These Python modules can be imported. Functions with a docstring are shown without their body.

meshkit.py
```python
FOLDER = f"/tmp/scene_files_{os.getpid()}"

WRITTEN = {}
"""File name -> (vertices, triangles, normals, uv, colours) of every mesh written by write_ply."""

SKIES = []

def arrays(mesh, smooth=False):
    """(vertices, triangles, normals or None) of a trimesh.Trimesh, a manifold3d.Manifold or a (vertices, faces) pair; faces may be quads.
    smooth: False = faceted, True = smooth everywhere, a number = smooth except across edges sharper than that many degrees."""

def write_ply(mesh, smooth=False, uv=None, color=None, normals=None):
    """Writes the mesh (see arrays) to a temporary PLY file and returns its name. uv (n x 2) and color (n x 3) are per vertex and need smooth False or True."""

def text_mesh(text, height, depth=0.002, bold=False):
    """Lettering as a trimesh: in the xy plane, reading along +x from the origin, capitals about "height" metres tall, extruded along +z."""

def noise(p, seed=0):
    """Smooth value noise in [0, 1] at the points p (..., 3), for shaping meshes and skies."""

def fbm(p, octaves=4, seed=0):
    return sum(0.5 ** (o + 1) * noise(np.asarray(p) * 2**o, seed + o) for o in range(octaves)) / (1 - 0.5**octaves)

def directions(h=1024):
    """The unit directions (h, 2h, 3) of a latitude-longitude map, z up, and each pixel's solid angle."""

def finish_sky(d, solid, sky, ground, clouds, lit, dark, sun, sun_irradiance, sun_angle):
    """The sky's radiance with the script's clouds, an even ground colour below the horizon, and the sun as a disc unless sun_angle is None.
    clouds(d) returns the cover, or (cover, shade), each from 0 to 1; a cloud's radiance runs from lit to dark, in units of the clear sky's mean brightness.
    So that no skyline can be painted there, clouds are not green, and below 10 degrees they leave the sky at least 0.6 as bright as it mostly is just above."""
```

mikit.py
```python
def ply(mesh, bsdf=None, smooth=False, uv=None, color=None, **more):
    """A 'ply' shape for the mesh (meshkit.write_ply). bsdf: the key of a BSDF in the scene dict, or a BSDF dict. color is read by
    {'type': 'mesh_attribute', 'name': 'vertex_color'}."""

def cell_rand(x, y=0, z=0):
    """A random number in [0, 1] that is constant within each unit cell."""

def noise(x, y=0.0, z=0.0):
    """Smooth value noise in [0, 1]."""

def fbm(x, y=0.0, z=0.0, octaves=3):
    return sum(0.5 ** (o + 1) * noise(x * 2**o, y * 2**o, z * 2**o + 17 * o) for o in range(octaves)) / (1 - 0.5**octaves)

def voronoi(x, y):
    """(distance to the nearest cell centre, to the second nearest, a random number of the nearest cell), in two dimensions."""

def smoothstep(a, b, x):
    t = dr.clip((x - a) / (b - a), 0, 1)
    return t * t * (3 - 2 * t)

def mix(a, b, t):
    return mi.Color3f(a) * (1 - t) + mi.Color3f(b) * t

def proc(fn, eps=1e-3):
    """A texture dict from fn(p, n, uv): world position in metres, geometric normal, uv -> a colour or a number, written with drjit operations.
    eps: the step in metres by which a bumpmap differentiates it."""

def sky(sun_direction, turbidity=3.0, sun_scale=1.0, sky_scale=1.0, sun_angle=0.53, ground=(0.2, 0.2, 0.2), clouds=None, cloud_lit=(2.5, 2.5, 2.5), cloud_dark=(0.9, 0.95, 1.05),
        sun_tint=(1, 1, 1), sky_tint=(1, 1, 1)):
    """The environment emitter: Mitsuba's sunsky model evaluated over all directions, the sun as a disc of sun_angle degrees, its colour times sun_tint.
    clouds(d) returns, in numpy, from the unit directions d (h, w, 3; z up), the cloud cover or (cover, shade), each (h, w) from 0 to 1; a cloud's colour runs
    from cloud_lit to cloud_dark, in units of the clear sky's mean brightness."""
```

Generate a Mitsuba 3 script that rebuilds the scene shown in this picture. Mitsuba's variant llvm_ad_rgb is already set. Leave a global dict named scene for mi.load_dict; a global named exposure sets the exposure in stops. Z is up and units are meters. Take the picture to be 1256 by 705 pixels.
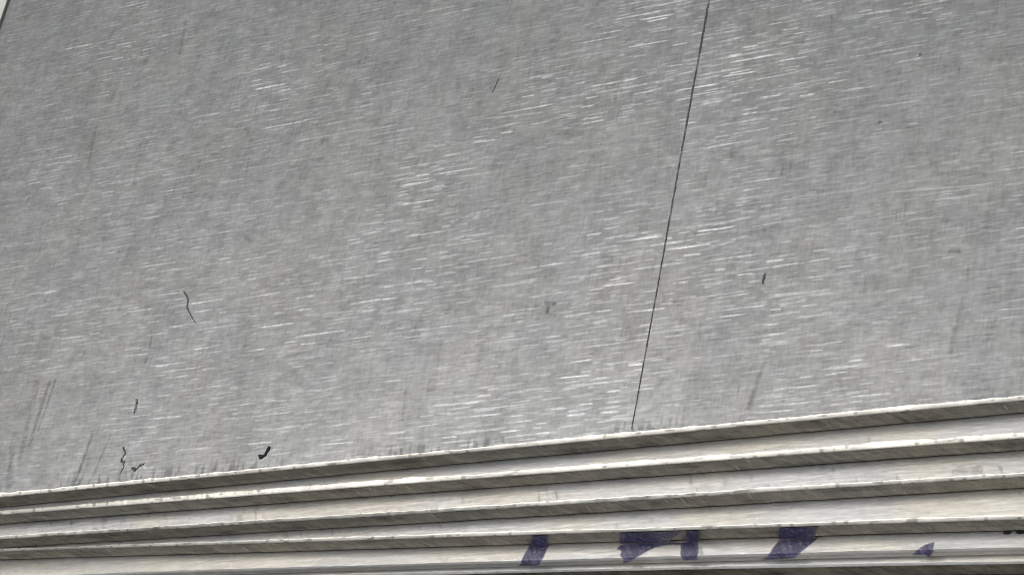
import math, numpy as np, drjit as dr, mitsuba as mi, mikit, meshkit
from mikit import noise, fbm, cell_rand, smoothstep, mix, proc

# ------------------------------------------------------------------ camera, sky, exposure
MM = 0.001
H = 30.25                       # height of the uppermost surface of the stack, mm
T4 = mi.ScalarTransform4f()
FWD = np.array([-0.51533649, 0.48194348, -0.70863163])
UP = np.array([0.10934796, 0.85710603, 0.50340071])
EYE = np.array([274.674, -256.876, 377.701 + H]) * MM
scene, labels = {}, {}
scene['camera'] = {'type': 'perspective', 'fov': 22.206, 'fov_axis': 'x', 'near_clip': 0.02, 'far_clip': 400.0,
                   'to_world': T4.look_at(origin=EYE.tolist(), target=(EYE + FWD).tolist(), up=UP.tolist())}
exposure = 1.3
SUN = (-0.46, 0.17, 0.872)


def overcast(d):
    # unseen cloud, far brighter around the veiled sun, shaped to grade the top sheet
    s = np.asarray(SUN) / np.linalg.norm(SUN)
    n = 0.5 + 0.25 * np.sin(3.1 * d[..., 0] + 1.3) * np.sin(2.7 * d[..., 1] + 4 * d[..., 2])
    shade = np.clip(1.0 - np.clip(d @ s, 0, 1) ** 8 + 0.2 * (n - 0.5), 0, 1)
    return np.ones(d.shape[:2]), shade


scene['sky'] = mikit.sky(SUN, turbidity=3, sun_scale=0.2, sun_angle=16, sun_tint=(0.89, 1.0, 1.21), clouds=overcast, cloud_lit=(6.8, 6.75, 6.6), cloud_dark=(0.70, 0.76, 0.82))


# ------------------------------------------------------------------ procedural materials
def dashes(X, Y, h, L, prob, seed, tilt=0.0, wmin=0.10, wmax=0.32):
    """Short scratches along X: one at most per cell of L x h, with its own start, length, width and strength."""
    Y = Y + tilt * X
    r = dr.floor(Y / h)
    xs = X / L + 7.0 * cell_rand(r, seed, 5)
    c = dr.floor(xs)
    u, v = xs - c, Y / h - r - 0.5
    k = cell_rand(c, r, seed)
    a = cell_rand(c, r, seed + 1)
    b = cell_rand(c, r, seed + 2)
    half = 0.12 + 0.36 * a
    v = v - (b - 0.5) * 0.3 - (a - 0.5) * 0.5 * (u - 0.5)
    w = wmin + (wmax - wmin) * cell_rand(c, r, seed + 3)
    body = smoothstep(half, half * 0.55, dr.abs(u - 0.5)) * smoothstep(w, w * 0.3, dr.abs(v))
    return dr.select(k < prob, body * (0.25 + 0.75 * b * b), 0.0)


def seg(X, Y, x0, y0, x1, y1, w):
    dx, dy = x1 - x0, y1 - y0
    t = dr.clip(((X - x0) * dx + (Y - y0) * dy) / (dx * dx + dy * dy), 0, 1)
    d = dr.sqrt(dr.square(X - x0 - t * dx) + dr.square(Y - y0 - t * dy))
    return smoothstep(w, w * 0.15, d)


def mmxy(p):
    return mi.Float(p.x) * 1000.0, mi.Float(p.y) * 1000.0, mi.Float(p.z) * 1000.0


# soft rubbed scuffs on the uppermost sheet: x0, y0, x1, y1, half width, strength
SCUFFS = [(-121.3, -9.8, -121.5, -25.4, 0.9, .36), (-125, -9.4, -123.1, -28.4, 1.5, .26), (-119.5, -9, -120.2, -22, .5, .35), (-126.5, -26, -124, -36, 1.2, .25), (-103.5, -24.6, -104.4, -35.6, .6, .45), (-98, -25, -100, -36, .5, .25),
          (62.6, -21, 60.6, -25.1, .7, .2), (60.6, -25.1, 59.1, -33.7, .8, .28), (-112.6, 90.1, -111.3, 80.1, .9, .22),
          (-131.6, 62.2, -130.1, 50.2, .8, .22), (-20.9, -22.1, -19.9, -28.8, .6, .22), (-94.8, 1, -93.6, -4.4, .5, .25),
          (-93.6, -4.4, -94, -7.5, .5, .25), (100, -14, 98.5, -26, .8, .2), (88, 2, 90, -9, 2.2, .10), (-66, 60, -64, 46, 1.6, .1),
          (96, -4.8, 98, -4.9, .7, .35), (9.2, -4.9, 11.2, -5.2, .8, .55), (9.8, -5.4, 9.9, -7.2, .7, .5), (-74.5, 22.3, -73, 21.4, .9, .3), (-78.7, 73, -78.4, 72, 1.1, .3)]


def steel_wear_and_sheen(p):
    X, Y, Z = mmxy(p)
    area = smoothstep(0.30, 0.72, fbm(X / 26.0 + 3.1, Y / 20.0 + 1.7, 0.0, 3)) * (0.30 + 0.85 * smoothstep(-105.0, 45.0, X + 0.9 * Y))
    sheen_patch = dr.exp(-(dr.square((X - 62.0) / 17.0) + dr.square((Y + 6.0) / 16.0)))  # stronger bright scratches here paint a sheen right of the scribed line
    area = area + 0.55 * sheen_patch
    knots = 0.45 + 0.9 * noise(X * 1.1, Y * 0.9, 31.0)
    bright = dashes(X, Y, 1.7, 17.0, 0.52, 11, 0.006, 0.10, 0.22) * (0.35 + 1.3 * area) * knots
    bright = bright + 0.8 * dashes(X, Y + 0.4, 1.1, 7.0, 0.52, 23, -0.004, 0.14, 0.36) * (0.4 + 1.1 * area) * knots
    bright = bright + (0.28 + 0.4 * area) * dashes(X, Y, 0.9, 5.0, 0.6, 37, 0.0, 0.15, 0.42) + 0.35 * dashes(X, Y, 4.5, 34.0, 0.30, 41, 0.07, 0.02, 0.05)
    dark = 0.7 * dashes(X, Y + 5.3, 1.2, 7.0, 0.45, 51, 0.004) + 0.6 * dashes(X, Y, 0.9, 3.5, 0.45, 63)
    dark = dark + 0.55 * dashes(Y, X, 1.7, 7.0, 0.16, 77, 0.03, 0.12, 0.4)
    return X, Y, bright, dark


def top_color(p, n, uv):
    X, Y, bright, dark = steel_wear_and_sheen(p)
    grain = noise(X * 0.35, Y * 2.4) * 0.55 + noise(X * 0.9, Y * 3.6, 3.0) * 0.45 + noise(X * 2.4, Y * 0.7, 9.0) * 0.48 + noise(X * 1.1, Y * 1.1, 19.0) * 0.3 - 0.89
    cloud = fbm(X / 17.0, Y / 21.0, 4.0, 3) - 0.5
    down = noise(X / 2.1, Y / 15.0, 21.0) - 0.5
    mott = smoothstep(0.35, 0.65, fbm(X / 3.6, Y / 3.2, 13.0, 3)) - 0.5
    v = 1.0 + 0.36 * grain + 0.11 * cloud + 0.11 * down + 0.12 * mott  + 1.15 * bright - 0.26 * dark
    s = mi.Float(0)
    for x0, y0, x1, y1, w, k in SCUFFS:
        s = dr.maximum(s, k * seg(X, Y, x0, y0, x1, y1, w))
    s = s * (0.45 + 0.9 * noise(X * 2.2, Y * 0.9, 5.0))
    # grime gathered in a band next to the cut edge
    e = smoothstep(-33.0, -36.3, Y) * smoothstep(0.50, 0.78, noise(X * 1.5 + Y * 0.12, Y * 0.35, 2.0)) * smoothstep(0.35, 0.6, noise(X / 19.0, 3.0))
    v = v * (1.0 - s) * (1.0 - 0.38 * e)
    # fine specks
    sp = smoothstep(0.86, 0.93, noise(X * 0.75, Y * 0.75, 40.0)) * smoothstep(0.6, 0.7, noise(X / 5.0, Y / 5.0, 44.0))
    v = v * (1.0 - 0.15 * sp)
    tint = fbm(X / 13.0 + 40.0, Y / 16.0, 7.0, 2)
    c = mix((0.302, 0.306, 0.309), (0.306, 0.306, 0.305), smoothstep(0.3, 0.7, tint))
    h = noise(X / 3.3, Y / 3.6, 61.0) - 0.5
    c = c * mi.Color3f(1.0 + 0.012 * h, 1.0, 1.0 - 0.01 * h + 0.016 * (noise(X / 4.5, Y / 4.0, 67.0) - 0.5))
    return dr.clip(c * dr.maximum(v, 0.08), 0.01, 0.97)


def top_rough(p, n, uv):
    X, Y, bright, dark = steel_wear_and_sheen(p)
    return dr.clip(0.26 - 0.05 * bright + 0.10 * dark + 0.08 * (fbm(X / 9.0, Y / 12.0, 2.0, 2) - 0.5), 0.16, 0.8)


def top_bump(p, n, uv):
    X, Y, Z = mmxy(p)
    return 0.4 * noise(X * 0.3, Y * 2.4, 1.0) + 0.2 * noise(X * 0.8, Y * 5.0, 6.0) + 0.3 * noise(X * 2.2, Y * 0.5, 4.0) + 0.5 * noise(X / 5.0, Y / 6.0, 8.0)


def ledge_color(p, n, uv):
    X, Y, Z = mmxy(p)
    k = Z * 3.7
    grain = noise(X * 0.22, Y * 3.4, k) * 0.6 + noise(X * 0.9, Y * 2.0, k + 5.0) * 0.5 - 0.55
    smear = smoothstep(0.62, 0.92, noise(X * 1.0 + 0.35 * Y, Y * 0.45, k + 9.0)) * smoothstep(0.45, 0.75, noise(X / 9.0, Y / 3.0, k))
    scr = dashes(X, Y, 0.8, 12.0, 0.4, 91)
    v = 1.0 + 0.36 * grain - 0.30 * smear + 0.30 * scr + 0.16 * (fbm(X / 22.0, Y / 6.0, k, 2) - 0.5)
    t = smoothstep(0.3, 0.7, noise(X / 15.0, Y / 8.0, k + 3.0))
    return dr.clip(mix((0.775, 0.77, 0.77), (0.83, 0.795, 0.725), t) * v, 0.02, 0.97)


def ledge_rough(p, n, uv):
    X, Y, Z = mmxy(p)
    return 0.34 + 0.16 * noise(X * 0.5, Y * 1.2, Z)


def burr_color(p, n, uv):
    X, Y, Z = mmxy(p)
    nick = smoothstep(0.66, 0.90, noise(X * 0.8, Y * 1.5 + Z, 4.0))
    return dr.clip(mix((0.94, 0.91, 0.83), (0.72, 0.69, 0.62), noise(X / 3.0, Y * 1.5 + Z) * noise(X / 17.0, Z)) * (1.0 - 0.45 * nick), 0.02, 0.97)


def edge_color(p, n, uv):
    X, Y, Z = mmxy(p)
    q = X + 0.55 * Z
    shear = noise(q * 0.75, Z * 0.30, 12.0) * 0.5 + noise(q * 2.2, Z * 0.8, 14.0) * 0.35 + noise(X * 0.2, Z * 1.1, 16.0) * 0.35 - 0.6
    grime = smoothstep(0.52, 0.80, fbm(X / 9.0, Z / 2.2, 18.0, 3))
    glint = dashes(Z * 1.0 + X * 0.5, X, 1.8, 4.0, 0.14, 131, 0.0, 0.08, 0.25)
    fleck = noise(q * 3.2, Z * 2.2, 33.0) - 0.5
    v = 1.0 + 0.75 * shear + 0.30 * fleck - 0.34 * grime + 0.8 * glint
    return dr.clip(mi.Color3f(0.425, 0.395, 0.335) * dr.maximum(v, 0.1), 0.01, 0.95)


def edge_bump(p, n, uv):
    X, Y, Z = mmxy(p)
    q = X + 0.5 * Z
    return noise(q * 1.1, Z * 0.4, 2.0) + 0.6 * noise(X * 2.4, Z * 1.6, 5.0)


def ink_color(p, n, uv):
    X, Y, Z = mmxy(p)
    f = fbm(X * 0.9, Y * 1.4, Z * 0.8, 3)
    thin = smoothstep(0.42, 0.72, 0.6 * f + 0.4 * noise(X * 2.0 + Y * 1.1, Y * 0.35, Z))
    fleck = smoothstep(0.80, 0.88, noise(X * 2.6, Y * 2.6, Z * 2.6))
    return mix(mix((0.066, 0.058, 0.150), (0.180, 0.168, 0.320), thin), (0.36, 0.35, 0.45), fleck * 0.6)


def dirt_color(p, n, uv):
    X, Y, Z = mmxy(p)
    return mix((0.035, 0.035, 0.036), (0.19, 0.185, 0.18), smoothstep(0.45, 0.75, noise(X * 2.0, Y * 2.0)))


def scribe_color(p, n, uv):
    X, Y, Z = mmxy(p)
    return mix((0.075, 0.075, 0.075), (0.20, 0.20, 0.198), smoothstep(0.5, 0.85, noise(X * 3.0, Y * 0.7)))


def ground_color(p, n, uv):
    q = mi.Vector3f(p) * 14.0
    g = fbm(q.x, q.y, 0.0, 4)
    fine = noise(q.x * 30.0, q.y * 30.0)
    return mix((0.13, 0.125, 0.115), (0.25, 0.24, 0.215), smoothstep(0.3, 0.7, g)) * (0.8 + 0.4 * fine)


def film_over(color, rough, base):
    # ink or dirt lying on metal; uv.x carries how thickly it covers
    def cover(p, n, uv):
        X, Y, Z = mmxy(p)
        return dr.clip(uv.x * 1.25 - 0.55 * (1.0 - uv.x) * noise(X * 3.0, Y * 3.0, Z * 3.0), 0.0, 0.97)
    top = {'type': 'principled', 'base_color': proc(color), 'roughness': rough, 'metallic': 0.0, 'specular': 0.5}
    return {'type': 'twosided', 'bsdf': {'type': 'blendbsdf', 'weight': proc(cover), 'under': {'type': 'principled', 'base_color': proc(base[0]), 'roughness': base[1], 'metallic': base[2], 'specular': 0.5}, 'upper': top}}


def metal(color, rough, metallic=0.9, bump=None, height=0.0, **kw):
    b = {'type': 'principled', 'base_color': proc(color), 'roughness': proc(rough, 1e-4) if callable(rough) else rough, 'metallic': metallic, 'specular': 0.5, **kw}
    if bump:
        b = {'type': 'bumpmap', 'arbitrary': proc(bump, 1e-4), 'scale': height, 'bsdf': b}
    return {'type': 'twosided', 'bsdf': b}


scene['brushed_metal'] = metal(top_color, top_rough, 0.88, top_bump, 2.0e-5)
scene['ledge_metal'] = metal(ledge_color, ledge_rough, 0.35, top_bump, 4.0e-5)
scene['burr_metal'] = metal(burr_color, 0.42, 0.8, edge_bump, 5.0e-5)
scene['sheared_metal'] = metal(edge_color, 0.5, 0.7, edge_bump, 9.0e-5)
scene['soot'] = metal(lambda p, n, uv: mi.Color3f(0.022, 0.022, 0.023) * (0.6 + noise(p.x * 1500.0, p.y * 1500.0)), 0.7, 0.0)
scene['faint_dirt'] = film_over(lambda p, n, uv: mi.Color3f(0.10, 0.10, 0.10) * (0.5 + noise(p.x * 1700.0, p.y * 1700.0)), 0.6, (top_color, 0.34, 0.88))
scene['pale_metal'] = metal(lambda p, n, uv: mi.Color3f(0.86, 0.845, 0.79) * (0.85 + 0.2 * noise(p.x * 300.0, p.y * 900.0)), 0.45, 0.15)
scene['ledge_ink'] = film_over(ink_color, 0.42, (ledge_color, 0.42, 0.35))
scene['edge_ink'] = film_over(ink_color, 0.42, (edge_color, 0.5, 0.7))
scene['black_dirt'] = film_over(dirt_color, 0.7, (top_color, 0.34, 0.88))
scene['scribe_mark'] = metal(scribe_color, 0.55, 0.3)
scene['concrete'] = {'type': 'twosided', 'bsdf': {'type': 'principled', 'base_color': proc(ground_color), 'roughness': 0.85, 'specular': 0.3}}


# ------------------------------------------------------------------ mesh helpers
def add(key, v, f, mat, smooth=False, cover=None):
    v = np.asarray(v, float) * MM
    scene[key] = mikit.ply((v, np.asarray(f, int)), mat, smooth, uv=None if cover is None else np.column_stack([cover, np.zeros(len(cover))]))


def wob(x, scale, seed, octaves=3):
    """Smooth 1-D noise in about -1..1."""
    out = np.zeros_like(x)
    for o in range(octaves):
        q = x / scale * 2 ** o + 1000 + 31.7 * o
        i = np.floor(q).astype(int)
        t = q - i
        t = t * t * (3 - 2 * t)
        r = lambda k: np.random.RandomState(seed * 7 + o).rand(20000)[np.mod(k, 20000)] * 2 - 1
        out += 0.5 ** o * (r(i) * (1 - t) + r(i + 1) * t)
    return out / 1.75


def strip(rows):
    """Triangles of a sheet of vertices given as rows (list of n x 3)."""
    n, m = len(rows[0]), len(rows)
    v = np.vstack(rows)
    a = (np.arange(m - 1)[:, None] * n + np.arange(n - 1)).ravel()
    return v, np.vstack([np.stack([a, a + n, a + 1], 1), np.stack([a + 1, a + n, a + n + 1], 1)])


def edge_line(pts, bend=0.0):
    px, py = np.array([p[0] for p in pts]), np.array([p[1] for p in pts])
    c2 = np.polyfit(px, py, 2)
    c1 = np.polyfit(px, py, 1)
    return lambda x: np.where((x > px[0] - 40) & (x < px[-1] + 40), np.polyval(c2, x), np.polyval(c2, np.clip(x, px[0] - 40, px[-1] + 40)) + c1[0] * (x - np.clip(x, px[0] - 40, px[-1] + 40)))


SHEETS = []


def metal_sheet(z, pts, x0, x1, yback, top_mat, seed, label, thick=5.25, lip=0.9, jag=0.03, ragged=None, fall=0.36, bevel=0.0, front='sheared_metal', lip_mat='burr_metal', name='metal_sheet'):
    key = name if name not in labels else next(f'{name}_{i:03d}' for i in range(1, 99) if f'{name}_{i:03d}' not in labels)
    labels[key] = {'label': label, 'category': 'metal sheet'}
    if name == 'metal_sheet':
        labels[key]['group'] = 'metal sheets of the stack'
    x = np.concatenate([np.arange(x0, -200, 8.0), np.arange(max(x0, -200.0), min(x1, 170.0), 0.35), np.arange(min(x1, 170.0), x1 + 4, 8.0)])
    x = np.unique(np.clip(x, x0, x1))
    line = edge_line(pts)
    j = jag * wob(x, 3.0, seed) + 0.05 * wob(x, 40.0, seed + 1)
    rag = np.zeros_like(x)
    if ragged is not None:
        lo, hi, amp = ragged
        rag = amp * np.clip(wob(x, 1.6, seed + 2, 2), -0.2, 1) * np.clip((x - lo) / 8, 0, 1) * np.clip((hi - x) / 8, 0, 1) * np.clip(0.4 + wob(x, 15, seed + 5, 1), 0, 1)
    ye = line(x) + j
    zt = z + H

    def row(d, dz, k=0.0, s=0):
        # d: distance behind the front plane, dz: below the top
        return np.stack([x, ye + d + (k * wob(x, 1.3, seed + 20 + s) if k else 0), zt - dz + (0.5 * k * wob(x, 2.2, seed + 40 + s) if k else 0) + 0 * x], 1)

    back_top = np.stack([x, yback + 0 * x, zt + 0 * x], 1)
    back_low = back_top - [0, 0, thick]
    lw = 0.85 * lip * (1 + 0.25 * wob(x, 2.5, seed + 3) + 0.3 * wob(x, 23.0, seed + 31)) + 0.25 * np.abs(rag)
    lip_row = np.stack([x, ye + lw, zt + 0 * x], 1)
    corner = np.stack([x, ye + bevel * 0.1 - 0.0 + 0.35 * rag, zt - fall - 0.9 * np.abs(rag)], 1)
    gap = 0.16 * (wob(x, 60.0, seed + 80) + 0.6)
    low = np.stack([x, ye + 0.10 + 0.04 * wob(x, 1.7, seed + 9) - bevel, zt - thick + 0.18 + gap + 0.05 * wob(x, 2.0, seed + 8)], 1)
    under = np.stack([x, ye + 1.4 - bevel, zt - thick + gap], 1)
    # plate: back, top and underside in one mesh, with closed ends
    v, f = strip([under, back_low, back_top, lip_row])
    n = len(x)
    caps = []
    for i in (0, n - 1):
        b = len(v) + sum(len(c) for c in caps)
        ring = np.array([under[i], back_low[i], back_top[i], lip_row[i], corner[i], low[i]])
        caps.append(ring)
        f = np.vstack([f, [[b, b + k, b + k + 1] for k in range(1, 5)]])
    v = np.vstack([v] + caps)
    add(key + '__plate', v, f, top_mat)
    # rolled-over bright lip along the cut
    crest = 0.035 + 0.02 * wob(x, 4.0, seed + 4)
    rows = [lip_row]
    for t, q in ((0.86, -0.02), (0.70, 0.10), (0.45, 0.34), (0.22, 0.58), (0.06, 0.80)):
        rows.append(np.stack([x, ye + lw * t + (corner[:, 1] - ye) * max(q, 0), zt - (zt - corner[:, 2]) * q + 0.5 * (crest - 0.035) * t], 1))
    rows.append(corner)
    v, f = strip(rows)
    add(key + '__burr_lip', v, f, lip_mat, True)
    # sheared front face
    fr = [corner]
    for i, t in enumerate((0.12, 0.3, 0.5, 0.7, 0.88)):
        r = corner * (1 - t) + low * t
        r[:, 1] += 0.045 * wob(x, 1.1, seed + 60 + i) + 0.03 * wob(x, 5.0, seed + 70)
        fr.append(r)
    fr += [low, under]
    v, f = strip(fr)
    add(key + '__cut_edge', v, f, front, True)
    SHEETS.append((key, line, zt))
    return key, line, zt


# ------------------------------------------------------------------ the ground under the stack
g = 60000.0
add('ground', [[-g, -g, 0], [g, -g, 0], [g, g, 0], [-g, g, 0]], [[0, 1, 2], [0, 2, 3]], 'concrete')
labels['ground'] = {'kind': 'structure', 'label': 'plain concrete ground under the stack of metal sheets', 'category': 'ground'}

# ------------------------------------------------------------------ the stack, from the top down
top, line0, z0 = metal_sheet(0, [(-125.6, -38.05), (-36.6, -37.75), (34.8, -37.3), (113.4, -37.3)], -176.4, 240, 330, 'brushed_metal', 1,
                             'uppermost grey brushed sheet of the stack, crossed by one long thin dark scribed line', ragged=(-75, 20, 0.10), lip=0.95)
s2, line1, z1 = metal_sheet(-5.55, [(-129.8, -39.4), (-39.7, -40.1), (32.6, -40.8), (111.75, -41.7)], -172, 246, 326, 'ledge_metal', 2,
                            'second metal sheet from the top, its bright lip just under the uppermost brushed sheet', lip=1.25)
s3, line2, z2 = metal_sheet(-11.1, [(-133.4, -42.5), (-42.5, -43.85), (30.4, -45.0), (110.1, -46.35)], -178, 238, 331, 'ledge_metal', 3,
                            'third metal sheet from the top, with a ragged nicked lip and a whitish ledge', ragged=(-125, 60, 0.85), lip=0.75, jag=0.08)
s4, line3, z3 = metal_sheet(-16.65, [(-138.0, -42.6), (-45.6, -46.05), (28.2, -48.9), (108.5, -51.9)], -174, 243, 328, 'ledge_metal', 4,
                            'fourth metal sheet from the top, its dark cut edge crossed by purple marker', lip=0.8)
s5, line4, z4 = metal_sheet(-22.25, [(-141.3, -46.7), (-48.5, -49.5), (25.8, -52.1), (106.7, -55.1)], -179, 241, 330, 'ledge_metal', 5,
                            'fifth metal sheet from the top, broad pale ledge written on with purple marker', thick=2.4, lip=0.5, fall=0.5, bevel=0.1, lip_mat='ledge_metal', front='ledge_metal')
s6, line5, z6 = metal_sheet(-24.95, [(-143.3, -47.2), (-50.0, -50.3), (32.8, -53.4), (105.8, -56.5)], -175, 244, 327, 'ledge_metal', 6,
                            'lowest metal sheet in view, a thin pale ledge along the bottom above a dark edge', lip=0.6, lip_mat='ledge_metal')
# a pale sheet butted against the left end of the uppermost one
metal_sheet(0.1, [(-300, -38), (-250, -38), (-200, -38), (-178, -38)], -420, -177.6, 332, 'pale_metal', 9,
            'pale sheet in the top left corner, beyond a thin dark gap from the brushed sheet', lip=0.9, name='neighbouring_sheet')

# ------------------------------------------------------------------ marks on the uppermost sheet
def numbered(key):
    return key if key not in scene else next(f'{key}_{i:03d}' for i in range(1, 99) if f'{key}_{i:03d}' not in scene)


def ribbon(key, pts, widths, z, mat, seed, jitter=0.12, step=0.3, thick=0.03):
    """A thin film along a line on a sheet's upper face, with an uneven width."""
    pts = np.asarray(pts, float)
    s = np.concatenate([[0], np.cumsum(np.linalg.norm(np.diff(pts, axis=0), axis=1))])
    q = np.linspace(0, s[-1], max(4, int(s[-1] / step)))
    c = np.stack([np.interp(q, s, pts[:, 0]), np.interp(q, s, pts[:, 1])], 1)
    w = (1.0 if mat in ('scribe_mark', 'soot') else 1.25) * np.interp(q, np.linspace(0, s[-1], len(widths)), widths)
    d = np.gradient(c, axis=0)
    d /= np.linalg.norm(d, axis=1, keepdims=True) + 1e-9
    nrm = np.stack([-d[:, 1], d[:, 0]], 1)
    L = c + nrm * (w * 0.5 * (1 + jitter * 4 * wob(q + 50, 0.8, seed)))[:, None]
    Rr = c - nrm * (w * 0.5 * (1 + jitter * 4 * wob(q + 50, 0.8, seed + 1)))[:, None]
    zz = np.full((len(q), 1), z)
    v, f = strip([np.hstack([L, zz]), np.hstack([L * 0.7 + Rr * 0.3, zz + thick]), np.hstack([L * 0.3 + Rr * 0.7, zz + thick]), np.hstack([Rr, zz])])
    key = numbered(key)
    n = len(q)
    fade = np.clip(np.minimum(q, s[-1] - q) / 0.5, 0.25, 1)
    add(key, v, f, mat, cover=np.concatenate([0.35 * fade, fade, fade, 0.35 * fade]))
    return key


k = ribbon(top + '__scribed_line', [(34.45, 150), (34.56, 66), (34.50, 30), (34.62, 0), (34.56, -36.0)], [.70, .58, .52, .42, .32], z0 + 0.015, 'scribe_mark', 5, 0.10)
labels[k] = {'label': 'long thin dark line scribed straight across the brushed sheet to its edge'}
k = ribbon(top + '__dirt_mark', [(-94, -16.8), (-93.2, -17.0), (-92.9, -18.9), (-93.0, -20.7)], [.5, 1.0, .35, .9, .3], z0 + .01, 'black_dirt', 8, 0.2, 0.15)
ribbon(top + '__dirt_mark', [(-93.6, -28.3), (-92.2, -30.2), (-92.9, -31.4), (-91.5, -33.3), (-92.2, -35.6)], [.3, .7, .45, .9, .5, .2], z0 + .01, 'black_dirt', 11, 0.25, 0.15)
ribbon(top + '__dirt_mark', [(-89.4, -33.8), (-87.9, -34.7), (-86.9, -33.4), (-85.6, -33.3)], [.4, .9, .6, .9, .25], z0 + .01, 'black_dirt', 14, 0.25, 0.15)
ribbon(top + '__dirt_mark', [(-15.0, 55.2), (-16.0, 51.0)], [.25, .5, .25], z0 + .01, 'faint_dirt', 17, 0.15, 0.2)
ribbon(top + '__dirt_mark', [(58.0, -4.0), (58.0, -6.9)], [.3, .6, .25], z0 + .01, 'faint_dirt', 19, 0.15, 0.2)
for i, (x, y, r) in enumerate([(84.7, 42.1, .95), (78.2, 27.4, .75), (-21.1, -5.5, .4), (-31.7, 7.6, .4), (-137.6, 35.8, .5), (-73.3, -15.6, .4), (-88.9, -35.6, .4), (-31.6, 4.2, .35)]):
    ribbon(top + '__dirt_mark', [(x - r * .6, y + r * .3), (x, y), (x + r * .5, y - r * .4)], [.3 * r, 1.5 * r, .4 * r], z0 + .01, 'black_dirt', 30 + i, 0.2, 0.12)
k = 'dark_fibre'
ribbon(k, [(-88.6, 10.3), (-86.7, 8.2), (-86.2, 5.8), (-84.2, 3.2), (-82.3, 1.2)], [.25, .42, .36, .2, .12], z0 + .03, 'faint_dirt', 23, 0.1, 0.2, 0.12)
labels[k] = {'label': 'thin dark curled fibre lying on the left part of the brushed sheet', 'category': 'fibre'}


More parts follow.
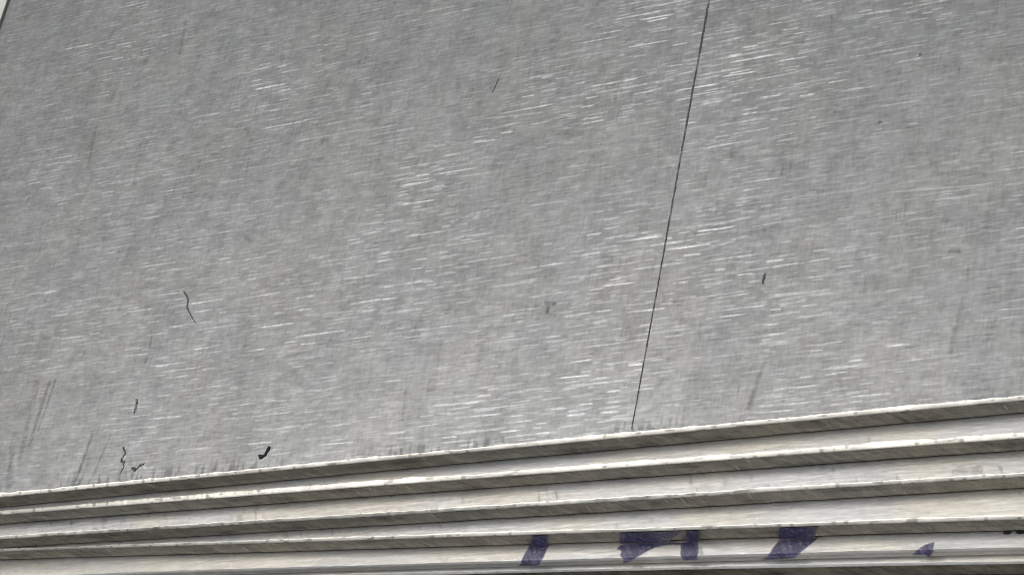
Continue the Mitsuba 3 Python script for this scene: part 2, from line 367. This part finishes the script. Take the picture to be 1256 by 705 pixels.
def chip(key, pts, z, height, seed):
    pts = np.asarray(pts, float)
    c = pts.mean(0)
    r = np.random.RandomState(seed)
    n = len(pts)
    low = np.hstack([pts, np.full((n, 1), z)])
    mid = np.hstack([c + (pts - c) * 0.92, np.full((n, 1), z + height * .6) + 0.15 * height * r.rand(n, 1)])
    tip = np.hstack([c + (pts - c) * 0.55, np.full((n, 1), z + height) + 0.3 * height * r.rand(n, 1)])
    v = np.vstack([low, mid, tip, [[c[0], c[1], z + height * 1.05]]])
    f = []
    for a in (0, n):
        for i in range(n):
            b = (i + 1) % n
            f += [[a + i, a + b, a + n + i], [a + b, a + n + b, a + n + i]]
    f += [[2 * n + i, 2 * n + (i + 1) % n, 3 * n] for i in range(n)]
    add(key, v, f, 'soot')


ribbon('dirt_crumb', [(-54.9, -33.8), (-54.1, -34.4), (-53.3, -33.9), (-53.0, -33.0), (-52.7, -32.0)], [.5, 1.25, .85, .75, 1.2, .6], z0, 'soot', 61, 0.12, 0.15, 0.3)
labels['dirt_crumb'] = {'label': 'small black hooked crumb of dirt on the brushed sheet close to its front edge', 'category': 'dirt'}
CRUMB = np.array([(-.9, -.1), (-.4, .35), (.4, .3), (.9, .05), (.5, -.35), (-.4, -.35)])
chip('dirt_crumb_001', CRUMB * 0.9 + np.array([103.24, -51.67]), z4, .5, 5)
labels['dirt_crumb_001'] = {'label': 'left one of two black crumbs under the fourth cut edge at the far right', 'category': 'dirt'}
chip('dirt_crumb_002', CRUMB * 1.1 + np.array([105.79, -51.68]), z4, .5, 6)
labels['dirt_crumb_002'] = {'label': 'right one of two black crumbs under the fourth cut edge, at the frame border', 'category': 'dirt'}


# ------------------------------------------------------------------ marker strokes: film on a ledge or on a cut edge
def film(key, poly, place, seed, step=0.3, rough=0.10, mat='ledge_ink', fade_low=0.0):
    """Fills an outline (mm) with a fan-free triangulated film; place maps the flat coordinates to space."""
    from shapely.geometry import Polygon
    import trimesh
    p = np.asarray(poly, float)
    out = []
    for a, b in zip(p, np.roll(p, -1, 0)):
        n = max(1, int(np.linalg.norm(b - a) / step))
        out += [a + (b - a) * i / n for i in range(n)]
    out = np.array(out)
    s = np.arange(len(out)) * step
    out[:, 0] += rough * wob(s, 0.9, seed)
    out[:, 1] += rough * 0.6 * wob(s, 0.9, seed + 1)
    pg = Polygon(out).buffer(0.03)
    if pg.geom_type != 'Polygon':
        pg = max(pg.geoms, key=lambda g: g.area)
    v2, f = trimesh.creation.triangulate_polygon(pg, engine='earcut')
    m = trimesh.Trimesh(np.hstack([v2, np.zeros((len(v2), 1))]), f, process=False)
    m = m.subdivide_to_size(0.22)
    key = numbered(key)
    q = np.array(m.vertices)[:, :2]
    import shapely
    dist = shapely.distance(shapely.points(q), pg.exterior)
    cover = 0.42 + 0.58 * np.clip(dist / 0.38, 0, 1)
    if fade_low:
        cover = cover * np.clip(1.1 - 0.5 * np.clip((q[:, 1].max() - fade_low - q[:, 1]) / 2.2, 0, 1) , 0, 1)
    add(key, place(q), m.faces, mat, cover=cover)
    return key


def on_ledge(line, z, lip=0.5, fall=0.5):
    # follows the ledge, rolls over its lip and runs on down the front
    def place(q):
        x, d = q[:, 0].copy(), q[:, 1] - line(q[:, 0])
        over = np.clip(-d, 0, None)
        x -= 1.07 * over
        zz = z + 0.04 - np.where(d > lip, 0, np.where(d > 0, fall * (1 - np.clip(d, 0, lip) / lip) ** 0.8 - 0.06, np.minimum(fall + 1.35 * over, 2.3)))
        yy = np.where(d > lip, q[:, 1] - 0.26 * np.clip(1.6 - d, 0, 1), np.where(d > 0, q[:, 1] - 0.26, line(x) - 0.2))
        return np.column_stack([x, yy, zz])
    return place


def on_front(line, z):
    return lambda q: np.column_stack([q[:, 0], line(q[:, 0]) - 0.16, z - q[:, 1]])


L5, F4 = on_ledge(line4, z4), on_front(line3, z3)
strokes4 = [[(5.3, .45), (8.7, .45), (5.9, 5.1), (1.8, 5.1)], [(25.2, .5), (39.0, .5), (37.5, 2.0), (35.2, 3.6), (33.5, 5.1), (22.7, 5.1)],
            [(39.9, .5), (42.7, .5), (40.3, 5.1), (37.5, 5.1)], [(59.8, .45), (68.0, .4), (64.9, 5.1), (57.5, 5.1)]]
for i, s in enumerate(strokes4):
    k = film(s4 + '__marker_stroke', s, F4, 100 + 3 * i, mat='edge_ink')
    labels[k] = {'label': 'purple marker stroke on the dark cut edge'}
strokes5 = [[(1.3, -47.6), (6.1, -47.8), (5.4, -50.3), (4.0, -52.4), (1.8, -52.3), (-.7, -52.1), (.4, -50.0)],
            [(21.9, -49.7), (22.6, -48.9), (24.2, -48.7), (36.2, -49.2), (36.2, -49.7), (33.0, -49.6), (30.6, -50.0), (28.4, -50.9), (26.6, -51.7), (24.6, -52.6), (23.6, -52.8), (23.7, -51.6), (22.8, -51.0), (23.1, -50.3)],
            [(36.0, -49.2), (40.0, -49.2), (40.4, -51.5), (40.3, -52.9), (37.0, -52.8), (36.5, -51.5)],
            [(57.5, -50.0), (65.6, -50.2), (63.4, -52.2), (60.6, -54.0), (57.6, -54.2), (54.2, -54.0), (55.8, -52.4)],
            [(84.8, -54.3), (86.2, -53.6), (87.4, -52.9), (89.3, -52.6), (89.3, -54.2), (88.8, -54.8), (89.3, -55.6), (88.6, -55.7), (87.7, -54.8), (85.6, -54.7)]]
for i, s in enumerate(strokes5):
    k = film(s5 + '__marker_stroke', s, L5, 140 + 3 * i, fade_low=2.4)
    labels[k] = {'label': ['leftmost slanted purple marker stroke', 'purple marker wedge with a torn left end', 'short upright purple marker bar', 'widest slanted purple marker stroke', 'small purple marker tick at the right'][i]}
